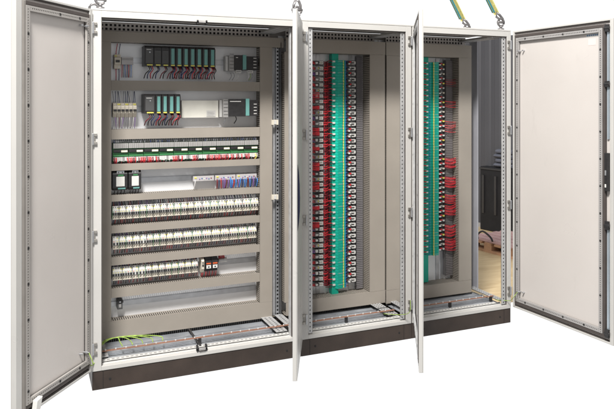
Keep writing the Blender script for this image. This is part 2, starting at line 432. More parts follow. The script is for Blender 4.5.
def vrail(panel, xc, z0, z1, y=None, w=.0175):
    y = PY if y is None else y
    m = MB(); m.box(xc-.0125, xc+.0125, y-.0075, y-0.0, z0, z1, STEEL)
    for sg in (-1, 1):
        m.box(min(xc+sg*.0127, xc+sg*.0137), max(xc+sg*.0127, xc+sg*.0137), y-.0075, y-.001, z0, z1, STEEL)
        m.box(min(xc+sg*.0138, xc+sg*w), max(xc+sg*.0138, xc+sg*w), y-.0015, y-.0005, z0, z1, STEEL)
    return m.build('din_rail', panel)

YF = .36
m = MB(); m.box(.03, 1.13, PY, PY+.003, .13, 1.95, MPL); P1 = m.build('mounting_panel', cab)
HX0, HX1 = .1345, 1.0485
hduct(P1, .05, 1.21, 1.866, 1.928, YF)
for z0, z1 in ((1.584,1.642),(1.297,1.356),(1.114,1.154),(.934,.972),(.749,.793),(.561,.608),(.372,.426)): hduct(P1, HX0+.001, HX1-.001, z0, z1, YF+.002)
hduct(P1, .05, 1.131, .135, .236, YF)
vduct(P1, .050, HX0, .2365, 1.8655, YF, left=False)
vduct(P1, HX1, 1.131, .2365, 1.8655, YF, right=False)
rows = {1:1.765, 2:1.475, 3:1.222, 4:1.045, 5:.872, 6:.684, 7:.500, 8:.315}
for k, z in rows.items(): rail(P1, .14, 1.045, z)
for z, hh in ((1.475, .040),):          # cream strip cover on the empty stretch of the second rail
    m = MB(); a = at(181.5, 100, .40).x; b = at(218, 100, .40).x
    m.box(a, b, .395, .431, z-.058, z+.050, mat('cream_cover', (.78,.76,.68), .5)); m.box(a, b, .3925, .3948, z-.058, z-.055, GRY)
    m.box(b-.075, b-.018, .3925, .3948, z-.050, z-.012, WHT)
    for i in range(3): m.box(b-.070, b-.030+.004*(i%2), .3918, .3924, z-.024-.009*i, z-.022-.009*i, GRY)
    m.build('rail_cover', P1)

# middle and right panels
YB = .33
m = MB(); m.box(1.20, 1.945, PY, PY+.003, .13, 1.95, MPL); P2 = m.build('mounting_panel', cab)
hduct(P2, 1.215, 1.944, 1.838, 1.925, YB)
hduct(P2, 1.215, 1.944, .140, .225, YB)
vduct(P2, 1.205, 1.262, .226, 1.837, YB)
xa = at(370, 170, YB).x; xm = at(386, 170, YB).x
vduct(P2, xa, xm-.008, .226, 1.837, YB)
m = MB(); m.box(1.951, 2.72, PY, PY+.003, .13, 1.95, MPL); P3 = m.build('mounting_panel', cab)
xb = at(459, 170, YB).x; xc = at(471.5, 170, YB).x
hduct(P3, xm+.002, xc, 1.835, 1.925, YB)
hduct(P3, xm+.002, xc, .130, .220, YB)
m = MB(); m.box(xm-.0055, xm+.0035, YB+.012, YB+.014, .14, 1.92, DARK); m.build('joint_seal_or_dark_backing', P2)  # dark backing strip added so the gap between the ducts reads as shade
vduct(P3, xm+.006, 2.10, .221, 1.834, YB)
vduct(P3, xb, xc, .221, 1.834, YB, right=False)
for u in (313.5, 317.5+0, 350): vrail(P2, at(u, 170, PY).x, .227, 1.836, w=.014)
for u in (437, 441.5): vrail(P3, at(u, 170, PY).x, .222, 1.832, w=.014)
# the turquoise trunking behind the terminal strips
m = MB(); a = at(332, 170, .385).x; b = at(338.5, 170, .385).x; m.box(a, b, .385, .432, .20, 1.862, TURD); m.build('turquoise_trunking', P2, .002)
m = MB(); a = at(423.3, 170, .385).x; b = at(428.5, 170, .385).x; m.box(a, b, .385, .432, .225, 1.835, TURD); m.build('turquoise_trunking', P3, .002)
# slotted grey trunking beside the relays of the right bay
m = MB(); a = at(446.5, 170, .39).x; b = at(453, 170, .39).x; TDG = mat('trunking_dark_grey', (.17,.155,.155), .5)
for i in range(125): m.box(a, b, .395, .402, .252+i*.0125, .252+i*.0125+.0085, TDG)
m.box(a+.002, b-.002, .4025, .43, .25, 1.82, TDG)
m.build('grey_trunking_or_shade', P3)
m = MB(); TG = mat('plate_shade_grey', (.17,.16,.165), .5); a = at(356.3,170,.41).x; b = at(362.5,170,.41).x  # slatted strip: the ducts' shadow on the plate, put into its dark grey
for i in range(127): m.box(a, b, .405, .412, .235+i*.0125, .235+i*.0125+.0085, TG)
m.box(a+.002, b-.002, .4125, .435, .23, 1.83, TG); m.build('grey_trunking_or_shade', P2)

# ================================================================ devices of the wide bay
# all devices: origin = Empty on its rail, x to the right, y = 0 at rail front, negative towards the viewer
YR = PY-.008
def row_x(u, v, Y=.36): return at(u, v, Y).x
def duct_wire(root, x, z0, z1, y0, m, r=.0014, dx=0, name='wire'):
    return wire(root, [(x, y0, z0), (x+dx*.2, y0-.004, z0+(z1-z0)*.35), (x+dx, y0+.012, z1)], m, r, name)

# --- PLC racks (black modules, some with a teal stripe)
def plc_module(x0, x1, zc, H, kind, label, wires=2, yf=-.105, group='black controller modules on the upper rails'):
    w = x1-x0
    t = thing('controller_module', label, 'controller module', (x0, YR, zc), group)
    h = H/2; m = MB()
    m.prism([(0,-h),(yf,-h),(yf,h-.012),(yf+.012,h),(0,h)], .0006, w-.0006, BLK)
    m.build('housing', t, .0015)
    q = MB()
    if kind == 'teal':
        q.box(w*.30, w*.80, yf-.0022, yf-.0002, -h+.012, h-.014, TEAL); q.build('front_flap', t, .0008)
    elif kind == 'plain':
        q.box(w*.10, w*.90, yf-.0022, yf-.0002, -h+.016, h-.030, DGR)
        for i in range(9): q.box(w*.18, w*.82, yf-.0028, yf-.0023, -h+.022+i*.007, -h+.0235+i*.007, BLK)
        q.build('front_flap', t, .0008)
    elif kind == 'processor':
        q.box(w*.12, w*.88, yf-.0022, yf-.0002, -h+.016, h-.016, DGR); q.disc(w*.55, yf-.0024, h-.040, .004, -.001, STEEL)
        q.box(w*.2,w*.7,yf-.0028,yf-.0023,h-.026,h-.022,LGR); q.build('front_flap', t, .0008)
    q = MB(); q.box(w*.25, w*.85, yf-.0030, yf-.0003, -h+.002, -h+.009, YEL); q.build('yellow_tab', t)
    for i in range(wires):
        xx = w*(.45+.18*i); mm = [WD, WK, WB, WR, WK][(i+int(x0*97)) % 5]
        wire(t, [(xx, yf+.02, -h), (xx+.006, yf+.006, -h-.022), (xx+.004*i-.016, yf+.018, -h-.046), (xx-.020+.01*i, yf+.055, -h-.072)], mm, .0030)
    return t
zr1 = at(180, 56.5, .33).z; H1 = at(180, 47.5, .33).z-at(180, 67.5, .33).z
def ux(u, v): return at(u, v, .327).x
edges = [(144.6,154,'processor'),(154,161.5,'plain'),(161.5,169.2,'plain')]
tl = [169.2+6.62*i for i in range(8)]
# the rack hangs level: its centre height is taken once
k = 0
for a, b, kd in edges:
    k += 1
    plc_module(ux(a,56), ux(b,56), zr1, H1, kd, ['wide black power module at the left end of the top controller rack','black processor module just right of the power module in the top rack','black module without a stripe just left of the teal-striped ones in the top rack'][k-1], 2 if k != 1 else 3)
for i in range(7):
    plc_module(ux(tl[i],56)+.001, ux(tl[i+1],56)-.001, zr1, H1, 'teal', 'teal-striped black controller module, %s from the left in the top rack' % nth(i+1), 4)
m = MB(); a = ux(215.3,56); m.box(a, a+.022, -.03, -.001, -.060, .055, LGR)
for i in range(6): m.box(a+.008, a+.020, -.0315, -.0302, -.05+i*.018, -.045+i*.018, GRY)
tag(m.build('rack_end_rail', None, loc=(0, YR, zr1)), 'pale grey notched profile end sticking out right of the top controller rack', 'rack rail')

zr2 = at(160, 103.8, .33).z; H2 = at(160, 94.2, .33).z-at(160, 113.6, .33).z
tg = [(144,155.3,'processor','wide black module at the left end of the second controller rack')]
for a, b, kd, lb in tg: plc_module(ux(a,104), ux(b,104), zr2, H2, kd, lb, 3)
t2 = [155.3,161.6,168,174.6,180.9]
for i in range(4): plc_module(ux(t2[i],104)+.001, ux(t2[i+1],104)-.001, zr2, H2, 'teal', 'teal-striped black controller module, %s from the left in the second rack' % nth(i+1), 3)

# --- interface units at the right of rows 1 and 2
def interface_unit(u0, u1, u2, u3, vt, vb, label, tilt=0, legs=True):
    z1 = at(u1, vt, .34).z; z0 = at(u1, vb, .34).z; zc = (z0+z1)/2; h = (z1-z0)/2
    x = lambda u: at(u, (vt+vb)/2, .34).x
    o = x(u0); t = thing('interface_unit', label, 'interface unit', (o, YR, zc), 'interface units at the right end of the upper rails')
    g = MB(); g.box(0, x(u1)-o-.0006, -.075, 0, -h-.005, h-.002, GRY); g.box(-.016, -.001, -.05, 0, -h-.004, h-.006, LGR)
    for i in range(5): g.box(.002, x(u1)-o-.003, -.0765, -.0752, -h+.01+i*.022, -h+.013+i*.022, DGR)
    g.build('side_module', t, .0015)
    g = MB(); g.box(x(u1)-o, x(u2)-o, -.092, 0, -h, h, BLK); g.box(x(u1)-o+.006, x(u2)-o-.03, -.0935, -.0922, h-.018, h-.013, LGR); g.build('housing', t, .002)
    g = MB(); g.box(x(u2)-o+.0006, x(u2+3.6)-o, -.097, 0, -h+.004, h+.002, TEAL); g.build('teal_stripe', t, .001)
    g = MB(); g.box(x(u2+3.6)-o+.0006, x(u3)-o, -.090, 0, -h+.002, h-.006, BLK)
    for i in range(4): g.box(x(u3)-o-.030, x(u3)-o-.010, -.0915, -.0902, -h+.014+i*.02, -h+.019+i*.02, LGR)
    g.build('end_housing', t, .002)
    if legs:
        for (ua, ub) in ((u1+1, u1+6), (u2+5, u2+10)):
            g = MB(); g.box(x(ua)-o, x(ub)-o, -.096, -.070, -h-.018, -h-.0006, LGR)
            for i in range(4): g.box(x(ua)-o+.003+i*.007, x(ua)-o+.006+i*.007, -.0972, -.0962, -h-.014, -h-.005, DARK)
            g.build('terminal_plug', t, .001)
    for i, (uu, mm) in enumerate([(u0+2, WG), (u0+5, WG), (u1+4, WW), (u2+7, WW), (u2+9, WGY), (u2+11, WG)] if legs else [(u0+2, WG), (u1+8, WK)]):
        xx = x(uu)-o; zb = -h-.018 if legs else -h
        wire(t, [(xx, -.06, zb), (xx+.004, -.064, zb-.02), (xx-.006, -.05, zb-.045)], mm, .0018 if mm != WK else .003)
    return t
interface_unit(230, 235, 242.6, 258, 55, 70, 'black interface unit with two pale plugs, right end of the top rail')
interface_unit(224, 229, 245.6, 258.3, 99, 116.5, 'larger black interface unit, right end of the second rail', legs=False)

# --- row 1 left: beige fuse switch and grey connector
x0 = at(114.5, 62, .37).x; x1 = at(121, 62, .37).x; z = at(118, 61, .37).z
t = thing('fuse_switch', 'beige two-pole fuse switch, topmost and leftmost device in the wide bay', 'fuse switch', (x0, YR, z))
w = x1-x0; m = MB(); m.prism([(0,-.045),(-.045,-.045),(-.045,-.022),(-.062,-.020),(-.062,.020),(-.045,.022),(-.045,.040),(0,.040)], 0, w, BEI); m.build('housing', t, .0015)
m = MB(); m.box(w*.2, w*.8, -.070, -.0622, -.008, .005, BLK); m.build('lever', t, .001)
m = MB(); m.box(w*.1,w*.4,-.0465,-.0452,.026,.034,YEL); m.box(w*.6,w*.9,-.0465,-.0452,-.038,-.030,WHT); m.build('sticker', t)
for i, mm in enumerate((WR, WB)):
    duct_wire(t, w*(.3+.45*i), .040, .105, -.035, mm, .0022, .01); duct_wire(t, w*(.3+.45*i), -.045, -.115, -.035, mm, .0022, .002)
xg0 = at(121.8, 61, .38).x; xg1 = at(133.5, 61, .38).x; z = at(127, 60.8, .38).z
t = thing('connector_block', 'grey connector block with red, white and blue wires beside the beige fuse switch', 'connector block', (xg0, YR, z))
w = xg1-xg0; m = MB(); m.box(0, w, -.045, 0, -.022, .022, CLEAR); m.box(.003, w-.003, -.047, -.0452, .004, .014, GRY); m.build('housing', t, .002)
for i in range(9): duct_wire(t, w*(i+.5)/9, -.022, -.098, -.036, [WR,WG,WL,WW,WB,WR,WG,WL,WW][i], .0019, random.uniform(-.006,.006))

# --- row 2 left: six fused terminals
for i in range(6):
    u0 = 113.2+i*3.95; x0 = at(u0, 110, .37).x; x1 = at(u0+3.75, 110, .37).x; z = at(125, 109.6, .37).z; w = x1-x0
    t = thing('fuse_terminal', 'beige fused terminal, %s from the left on the second rail' % nth(i+1), 'fuse terminal', (x0, YR, z), 'fused terminals on the second rail')
    m = MB(); m.prism([(0,-.046),(-.04,-.046),(-.06,-.020),(-.06,.018),(-.04,.040),(0,.040)], 0, w, BEI)
    m.build('housing', t, .001)
    m = MB(); m.box(w*.08, w*.92, -.068, -.0602, -.010, .002, BLK); m.build('lever', t, .001)
    m = MB(); m.box(w*.1, w*.9, -.0555, -.0502, .027, .035, YEL if i%2 else BEI); m.build('marker', t)
    for j in range(2):
        duct_wire(t, w*(.28+.42*j), .038, .108, -.038, random.choice([WB,WG,WK,WW]), .0017, random.uniform(-.008,.008))
        duct_wire(t, w*(.28+.42*j), -.044, -.112, -.038, random.choice([WW,WD,WG,WP,WW]), .0017, random.uniform(-.008,.008))

# --- row 3: relay cards
cards = [113,128.6,143.9,159.3,173.9,188.4,202.6,216.5,230.5,244.2,258.2]
zt = at(120,143.2,.37).z; zb = at(120,163,.37).z
for i in range(10):
    x0 = at(cards[i], 155, .37).x+.001; x1 = at(cards[i+1], 155, .37).x-.001; w = x1-x0
    zc = (zt+zb)/2; H = zt-zb; h = H/2
    t = thing('relay_card', 'green and black relay card, %s from the left on the third rail' % nth(i+1), 'relay card', (x0, YR, zc), 'relay cards on the third rail')
    m = MB(); m.box(0, w, -.050, 0, -h*.95, h, GRN); m.build('circuit_board', t, .001)
    m = MB()
    for j in range(8): m.box(w*j/8+.0006, w*(j+1)/8-.0006, -.066, -.0505, h*.48, h*.98, GRY)
    m.build('upper_terminals', t)
    m = MB(); m.box(.001, w-.001, -.064, -.0505, h*.06, h*.34, BLK); m.build('cover', t, .001)
    m = MB(); m.box(w*.52, w*.93, -.0665, -.0642, h*.08, h*.27, mat('cream_tag',(.80,.76,.58),.5) if i==0 else bpy.data.materials['cream_tag']); m.build('name_tag', t)
    m = MB(); m.box(.001, w-.001, -.0575, -.0505, -h*.10, -h*.0, GRN); m.box(.001, w-.001, -.0575, -.0505, -h*.34, -h*.18, GRN); m.build('edge_strip', t)
    m = MB()
    for j in range(8): m.box(w*j/8+.0006, w*(j+1)/8-.0006, -.062, -.0505, -h*(.80+.03*(j%3)), -h*.42, WHT if (j*3+i)%5 else GRY)
    m.build('lower_terminals', t)
    for j in range(8):
        duct_wire(t, w*(j+.5)/8, h*.98, h+.032, -.056, random.choice([WK,WK,WG,WK,WB]), .0019, random.uniform(-.002,.002))
    patt = [(0,1,7),(0,1,2,3,5,6,7),(0,1,2,3,4,6,7),(7,),(0,1,2,4),(2,3,4),(2,3,4,5,6,7),(0,1,2,3,4,5,6),(0,1,3,4,6),(0,1,2,6)][i]
    for j in patt:
        wire(t, [(w*(j+.5)/8+random.uniform(-.001,.001), -.0625, -h*.50), (w*(j+.5)/8+random.uniform(-.003,.003), -.074, -h*.85), (w*(j+.5)/8+random.uniform(-.006,.006), -.046, -h-.014)], (WR if (j+i)%3 else WD) if not (i==9 and j==6) else YEL, random.uniform(.0026,.0042))
    for j in range(5): wire(t, [(w*(j+.6)/5, -.055, -h*.8), (w*(j+.5)/5+random.uniform(-.005,.005), -.060, -h*.98), (w*(j+.5)/5, -.040, -h-.014)], random.choice([WK,WG,WD]), .0022)
    
# --- row 4: two black relays and the see-through fuse strip
for i, (ua, ub) in enumerate(((112.5,127.6),(128.6,141.2))):
    x0 = at(ua,180,.37).x; x1 = at(ub,180,.37).x; w = x1-x0; z0 = at(120,190.5,.37).z; z1 = at(120,171,.37).z; h=(z1-z0)/2
    t = thing('monitoring_relay', ['black monitoring relay with a white face, first on the fourth rail','narrower black monitoring relay with a white face, second on the fourth rail'][i], 'monitoring relay', (x0, YR, (z0+z1)/2), 'black relays on the fourth rail')
    m = MB(); m.prism([(0,-h),(-.05,-h),(-.065,-h*.7),(-.065,h*.7),(-.05,h),(0,h)], 0, w, BLK); m.build('housing', t, .002)
    m = MB(); m.box(w*.24, w*.80, -.0675, -.0652, -h*.58, h*.42, WHT); m.build('face_label', t, .001)
    m = MB(); m.box(w*.35, w*.72, -.069, -.0652, h*.50, h*.62, GRN); m.box(w*.35, w*.85, -.069, -.0652, -h*.86, -h*.72, TEAL); m.build('led_strip', t)
    m = MB(); m.box(w*.28, w*.78, -.062, -.0505, h*.72, h*1.02, STEEL); m.disc(w*.4,-.0625,h*.86,.004,-.002,DGR); m.disc(w*.66,-.0625,h*.86,.004,-.002,DGR); m.build('terminal_clamp', t, .001)
    for j in range(4):
        duct_wire(t, w*(.15+.22*j), h*.95, h+.02, -.045, WK, .0025, .004); duct_wire(t, w*(.15+.22*j), -h*.95, -h-.026, -.050, WK, .0028, -.004)
for i, (ua, ub) in enumerate(((193.5,214.5),(215.5,236),(236.8,257.2))):
    x0 = at(ua,178,.39).x; x1 = at(ub,178,.39).x; w = x1-x0; zc = at(225,178,.39).z
    t = thing('fuse_block', 'smoky grey fuse block, %s of three at the right of the fourth rail' % nth(i+1), 'fuse block', (x0, YR, zc), 'fuse blocks on the fourth rail')
    m = MB(); m.box(0, w, -.034, 0, -.014, .018, CLEAR); m.build('housing', t, .002)
    m = MB(); m.box(w*.06, w*.16, -.0365, -.0342, .004, .012, YEL); m.build('yellow_tab', t)
    for j in range(6):
        q = MB(); q.box(w*(.28+.11*j), w*(.28+.11*j)+w*.05, -.0358, -.0342, -.004+.004*(j%2), .002+.004*(j%2), [WP,BLU,WHT,WP,BLU,WD][j]); q.build('fuse', t)
    for j in range(1 if i == 0 else 11):
        mm = WW if i == 0 else random.choice([WL,WP,WR,WB,WL,WP,WD])
        duct_wire(t, w*(.08+.092*j), -.010+random.uniform(-.006,.010), -.066, -.040, mm, random.uniform(.0024,.0040), random.uniform(-.008,.008))

# --- rows 5..7: miniature circuit breakers
def breaker_mesh(w, poles):
    h = .039; m = MB()
    m.prism([(0,-h),(-.056,-h),(-.056,-.016),(-.062,-.013),(-.062,.018),(-.052,.021),(-.052,h),(0,h)], .0012, w-.0012, WHT)
    m.box(.0011, w-.0011, -.0572, -.0562, -h+.001, -.0165, BEI)
    for i in range(poles): m.disc(w*(i+.5)/poles, -.0573, -.028, .0028, -.0008, DARK, 'y', 8)
    for i in range(poles): m.disc(w*(i+.5)/poles, -.0523, .033, .0030, -.0008, DARK, 'y', 8)
    for i in range(1, poles): m.box(w*i/poles-.0004, w*i/poles+.0004, -.0624, -.0612, -.013, .018, GRY)
    return m
def breaker(x0, w, zc, poles, label, rowname, marks=0, wiresr=None):
    t = thing('circuit_breaker', label, 'circuit breaker', (x0, YR, zc), rowname)
    breaker_mesh(w, poles).build('housing', t)
    for i in range(poles):
        q = MB(); a = w*(i+.5)/poles; q.box(a-.0052, a+.0052, -.0640, -.0622, -.0125, .0020, BLK); q.box(a-.0045, a+.0045, -.0690, -.0642, -.0100, -.005, BLK); q.build('toggle', t, .0008)
    q = MB()
    for i in range(poles):
        a = w*(i+.5)/poles; hue = [YEL, GRN, ORG, YEL, YEL][(i+marks) % 5]
        q.box(a-.0035, a+.0015, -.0637, -.0622, .006, .010, hue if (i+marks)%3 else YEL)
        q.box(a-.0030, a+.0035, -.0535, -.0522, .0225, .0275, LGR if (i+marks)%3 else YEL)
    q.build('marking', t)
    q = MB(); q.box(-.0003, .0011, -.0600, -.040, -.036, .036, [DARK,GRN,DARK,DARK,GRN][marks%5]); q.build('side_mark', t)
    for i in range(poles):
        a = w*(i+.5)/poles
        duct_wire(t, a-.003, .036, .064, -.042, random.choice([WK,WK,WB,WD,WK,WG,WW,WP]), .0020, random.uniform(-.003,.003))
        duct_wire(t, a+.003, .036, .062, -.040, random.choice([WK,WB,WR,WP,WG,WW]), .0015, random.uniform(-.003,.003))
        duct_wire(t, a, -.036, -.066, -.043, random.choice([WK,WK,WD,WR,WK,WB]), .0021, random.uniform(-.003,.003))
        duct_wire(t, a+.006, -.036, -.066, -.041, random.choice([WK,WD,WG,WR]), .0014, random.uniform(-.003,.003))
    return t
def breaker_row(us, v, zc, rowno, nm, polesf=None):
    xs = [at(u, v, .37).x for u in us]
    for i in range(len(us)-1):
        w = xs[i+1]-xs[i]
        if w < .004: continue
        p = max(1, round(w/.0155)) if polesf is None else polesf[i]
        breaker(xs[i], w-.0008, zc, p, 'white circuit breaker with black toggles, %s from left in the %s breaker row' % (nth(i+1), nm), 'circuit breakers in the %s breaker row' % nm, (i*7+rowno) % 5)
us5 = [112.4+6.85*i for i in range(12)]+[194.2+8.05*i for i in range(9)]
z5 = at(120, 212.7, .375).z
breaker_row(us5, 210, z5, 1, 'upper')
z6 = at(120, 242.6, .375).z
us6 = [112.4,119.2,126,132.9,140.2,146.8,153.4,160,166.6,173.4,183,192.4,202,211.5,220.5,229.3,238.4,247.6,256.8]
breaker_row(us6, 240, z6, 2, 'middle')
z7 = at(120, 273.6, .375).z
us7 = [112.4,122.4,132.2]+[132.2+6.6*i for i in range(1,11)]
breaker_row(us7, 270, z7, 3, 'lowest')
# devices after the lowest row
t = thing('slim_fuse_holder', 'narrow white fuse holder between the lowest breakers and the contactors', 'fuse holder', (at(201.2,268,.375).x, YR, z7))
m = MB(); m.prism([(0,-.045),(-.05,-.045),(-.065,-.02),(-.065,.03),(-.05,.045),(0,.045)], 0, .018, BEI); m.build('housing', t, .001)
m = MB(); m.box(.004,.014,-.0685,-.0655,-.004,.008,BLK); m.box(.004,.014,-.0685,-.0655,.016,.022,DGR); m.build('lever', t)
for j in range(2): duct_wire(t, .005+.008*j, -.044, -.075, -.04, WR, .0025); duct_wire(t, .005+.008*j, .044, .07, -.04, WD, .0025)
for i, ua in enumerate((205.2, 211.6)):
    x0 = at(ua,268,.375).x; w = at(ua+6,268,.375).x-x0
    t = thing('contactor', ['black contactor with an orange tag, left one of the pair on the lowest breaker rail','black contactor with an orange tag, right one of the pair on the lowest breaker rail'][i], 'contactor', (x0, YR, z7+.002), 'pair of contactors')
    m = MB(); m.prism([(0,-.042),(-.05,-.042),(-.05,-.026),(-.072,-.024),(-.072,.022),(-.05,.025),(-.05,.045),(0,.045)], 0, w, BLK); m.build('housing', t, .0015)
    m = MB(); m.box(w*.1,w*.85,-.0745,-.0722,.006,.014,ORG); m.build('orange_tag', t)
    m = MB(); m.box(w*.1,w*.85,-.0745,-.0722,-.020,.0,WHT); m.box(w*.35,w*.6,-.076,-.0747,-.014,-.007,BLK); m.build('face_plate', t)
    for j in range(3): duct_wire(t, w*(.2+.3*j), -.040, -.078, -.042, WR if j!=1 else WD, .0028); duct_wire(t, w*(.2+.3*j), .044, .078, -.042, WR if (i+j)%2 else WK, .0028, .012)
x0 = at(218.5,263,.40).x
t = thing('terminal_clamp', 'small grey terminal clamp with red wires right of the contactors', 'terminal clamp', (x0, YR, z7+.014))
m = MB(); m.box(0,.055,-.035,0,-.012,.012,LGR); m.box(0.004,.050,-.037,-.0352,-.004,.006,STEEL); m.box(.0,.035,-.045,-.0355,.004,.011,GRY); m.build('housing', t, .002)
for j in range(5): duct_wire(t, .004+.008*j, .012, .062, -.03, WR, .003, -.008)
# lone clamp on the lowest rail
x0 = at(117.3,304,.39).x
t = thing('end_clamp', 'small dark clamp alone at the left of the empty lowest rail', 'end clamp', (x0, YR, rows[8]+.004))
m = MB(); m.box(0,.030,-.045,0,-.026,.030,DGR); m.box(-.004,.034,-.050,-.0455,.012,.026,BLK); m.box(.008,.022,-.047,-.0452,-.016,.004,GRY); m.build('housing', t, .002)
m = MB(); m.disc(.015,-.0505,.019,.004,-.002,STEEL); m.build('screw', t)

# ================================================================ terminal strips of the middle and right bays
def strip(us, v0, v1, n, fn, Y=.37):
    """n devices down one strip between two picture heights, evenly spaced on the real plane"""
    a, b = at(us, v0, Y), at(us, v1, Y)
    for i in range(n):
        fn(i, a.x, a.z+(b.z-a.z)*(i+.5)/n, (a.z-b.z)/n)
def W(ua, ub, Y): return at(ub, 170, Y).x-at(ua, 170, Y).x

protos = {}
def relay_fn(name, kind, labelfmt, cat, group, builder):
    def fn(i, x, z, p):
        key = (name, kind, i % 8); x += random.uniform(-.0008, .0008)
        lab = labelfmt % nth(i+1)
        if key not in protos:
            t = thing(name, lab, cat, (x, YR, z), group); builder(t, p, i % 4); protos[key] = t
        else: dup(protos[key], (x, YR, z), lab)
    return fn
TDK = mat('mid_grey_plastic', (.16,.155,.15), .5)
# column 1 : coupling relays with white clips, red feed wires on their left, dark wires on their right
def b_relay(t, p, v):
    w1 = W(315.5, 324, .37); h = p*.5
    m = MB(); m.box(0, w1, -.045, 0, -h*.80, h*.80, [DGR,GRY,DGR,TDK][v]); m.build('housing', t, .001)
    m = MB(); m.box(w1*.06, w1*.30, -.062, -.0455, -h*.35, h*(.35+.15*(v%3)), [WHT,GRY,WHT,LGR][v]); m.build('relay_clip', t, .001)
    m = MB()                                                    # square ring
    a, b, cc, d = w1*.46, w1*.90, -h*.5, h*.62
    m.box(a, b, -.063, -.0455, d-.006, d, LGR); m.box(a, b, -.063, -.0455, cc, cc+.006, LGR); m.box(a, a+.006, -.063, -.0455, cc+.006, d-.006, GRY); m.box(b-.006, b, -.063, -.0455, cc+.006, d-.006, LGR)
    m.box(a-.012, a-.003, -.058, -.0455, -h*.2, h*.4, [BLK,YEL,BLK,GRY][v]); m.box(a+.0062, b-.0072, -.060, -.058, cc+.008, cc+.014, BEI)
    m.build('ring_clip', t)
    for j in range(2 if v != 3 else 3):
        wire(t, [(0.004, -.045, -h*.2+j*.010-.004), (-.018, -.060, -h*.1+j*.009), (-.045, -.052, -h*.2+j*.010)], WR if v != 2 or random.random() < .5 else WP, random.choice([.0026,.0034,.0058,.0046]))
    for j in range(2):
        wire(t, [(w1-.004, -.045, -h*.2+j*.012), (w1+.012, -.062, -h*.35+j*.013), (w1+.040, -.040, -h*.1+j*.012)], (WR if v%2 or random.random() < .4 else WD), random.choice([.003,.0042]))
strip(315.5, 60, 288, 41, relay_fn('coupling_relay','m', 'black coupling relay, %s from top of the left strip in the middle bay', 'relay', 'coupling relays on the left strip of the middle bay', b_relay))
# plugs left of the turquoise terminals
def b_term(t, p, v):
    h = p*.5; w = W(335.5, 346.5, .375)
    m = MB(); m.prism([(0,0),(.0,-.048),(w*.18,-.062),(w*.62,-.062),(w*.66,-.050),(w,-.050),(w,0)], -h*.93, h*.93, TURQ, 'z'); m.build('housing', t)
    m = MB(); m.box(w*.72, w*.80, -.052, -.0502, -h*.8, h*.8, YEL); m.build('yellow_marker', t)
    m = MB(); m.box(w*.90, w*.99, -.054, -.0502, -h*.8, h*.8, BLU); m.build('blue_marker', t)
    m = MB(); m.box(w*.22, w*.58, -.0632, -.0622, -h*.12, h*.12, [GRY, TURD, TURQ, TURD][v]); m.box(w*.585, w*.605, -.0632,-.0622,-h*.5,h*.5,[WP,TURD,TURQ,GRY][v]); m.build('slot', t)
    if v % 2 == 0:
        m = MB(); m.box(-W(332.6,335.3,.375), -.0006, -.056, -.030, -h*.7, h*.5, WHT); m.build('plug', t, .0006)
        wire(t, [(-.020, -.050, 0), (-.040, -.058, .004), (-.062, -.030, -.006)], WR if v else WD, .0030)
    else:
        wire(t, [(0, -.040, 0), (-.020, -.044, .002), (-.062, -.030, .003)], WD, .0026)
    wire(t, [(w, -.035, 0), (w+.010, -.046, 0), (w+.024, -.036, -.002)], WD if v % 2 else WB, .0026)
strip(335.5, 60, 289, 82, relay_fn('turquoise_terminal','m', 'turquoise terminal, %s from the top of the strip in the middle bay', 'terminal', 'turquoise terminals of the middle bay', b_term), .375)
# right strip of the middle bay
def b_clip(t, p, v):
    h = p*.5; w = W(348.5, 356, .37)
    m = MB(); m.box(0, w, -.040, 0, -h*.84, h*.84, DGR); m.build('housing', t, .001)
    m = MB(); m.box(w*.05, w*.26, -.058, -.0405, -h*.6, -h*.1, WHT); m.box(w*.22, w*.40, -.056, -.0405, h*.1, h*.6, LGR if v%2 else WR); m.build('relay_clip', t)
    m = MB(); a, b, cc, d = w*.48, w*.98, -h*.5, h*.55
    m.box(a, b, -.056, -.0405, d-.005, d, LGR); m.box(a, b, -.056, -.0405, cc, cc+.005, LGR); m.box(b-.007, b, -.056, -.0405, cc+.005, d-.005, WHT)
    m.build('ring_clip', t)
strip(348.7, 60, 284, 40, relay_fn('output_relay','m', 'small output relay, %s from top of the right strip in the middle bay', 'relay', 'output relays on the right strip of the middle bay', b_clip))
# right bay
def b_term3(t, p, v):
    h = p*.5; w = W(428.5, 438.3, .375)
    m = MB(); m.prism([(0,0),(.0,-.050),(w*.38,-.050),(w*.46,-.062),(w,-.062),(w,0)], -h*.93, h*.93, TURQ, 'z'); m.build('housing', t)
    m = MB(); m.box(w*.08, w*.22, -.054, -.0502, -h*.7, h*.7, mat('petrol_blue', (.01,.20,.30), .5) if 'petrol_blue' not in bpy.data.materials else bpy.data.materials['petrol_blue']); m.build('blue_marker', t)
    m = MB(); m.box(w*.44, w*.52, -.066, -.0622, -h*.9, h*.9, YEL); m.build('yellow_marker', t)
    m = MB(); m.box(w*.62, w*.94, -.0632, -.0622, -h*.12, h*.12, [GRY,TURD,TURQ,GRY][v]); m.build('slot', t)
    if v % 2 == 0:
        m = MB(); m.box(-W(426.4,428.4,.375), -.0006, -.056, -.030, -h*.6, h*.5, WHT); m.build('plug', t, .0006)
        wire(t, [(-.015, -.050, 0), (-.030, -.060, .003), (-.058, -.040, 0)], WR, .0040)
    else: wire(t, [(0, -.040, 0), (-.020, -.048, .002), (-.050, -.030, .003)], WD if v == 1 else WB, .0032)
strip(428.5, 62, 256, 72, relay_fn('turquoise_terminal','r', 'turquoise terminal, %s from the top of the strip in the right bay', 'terminal', 'turquoise terminals of the right bay', b_term3), .375)
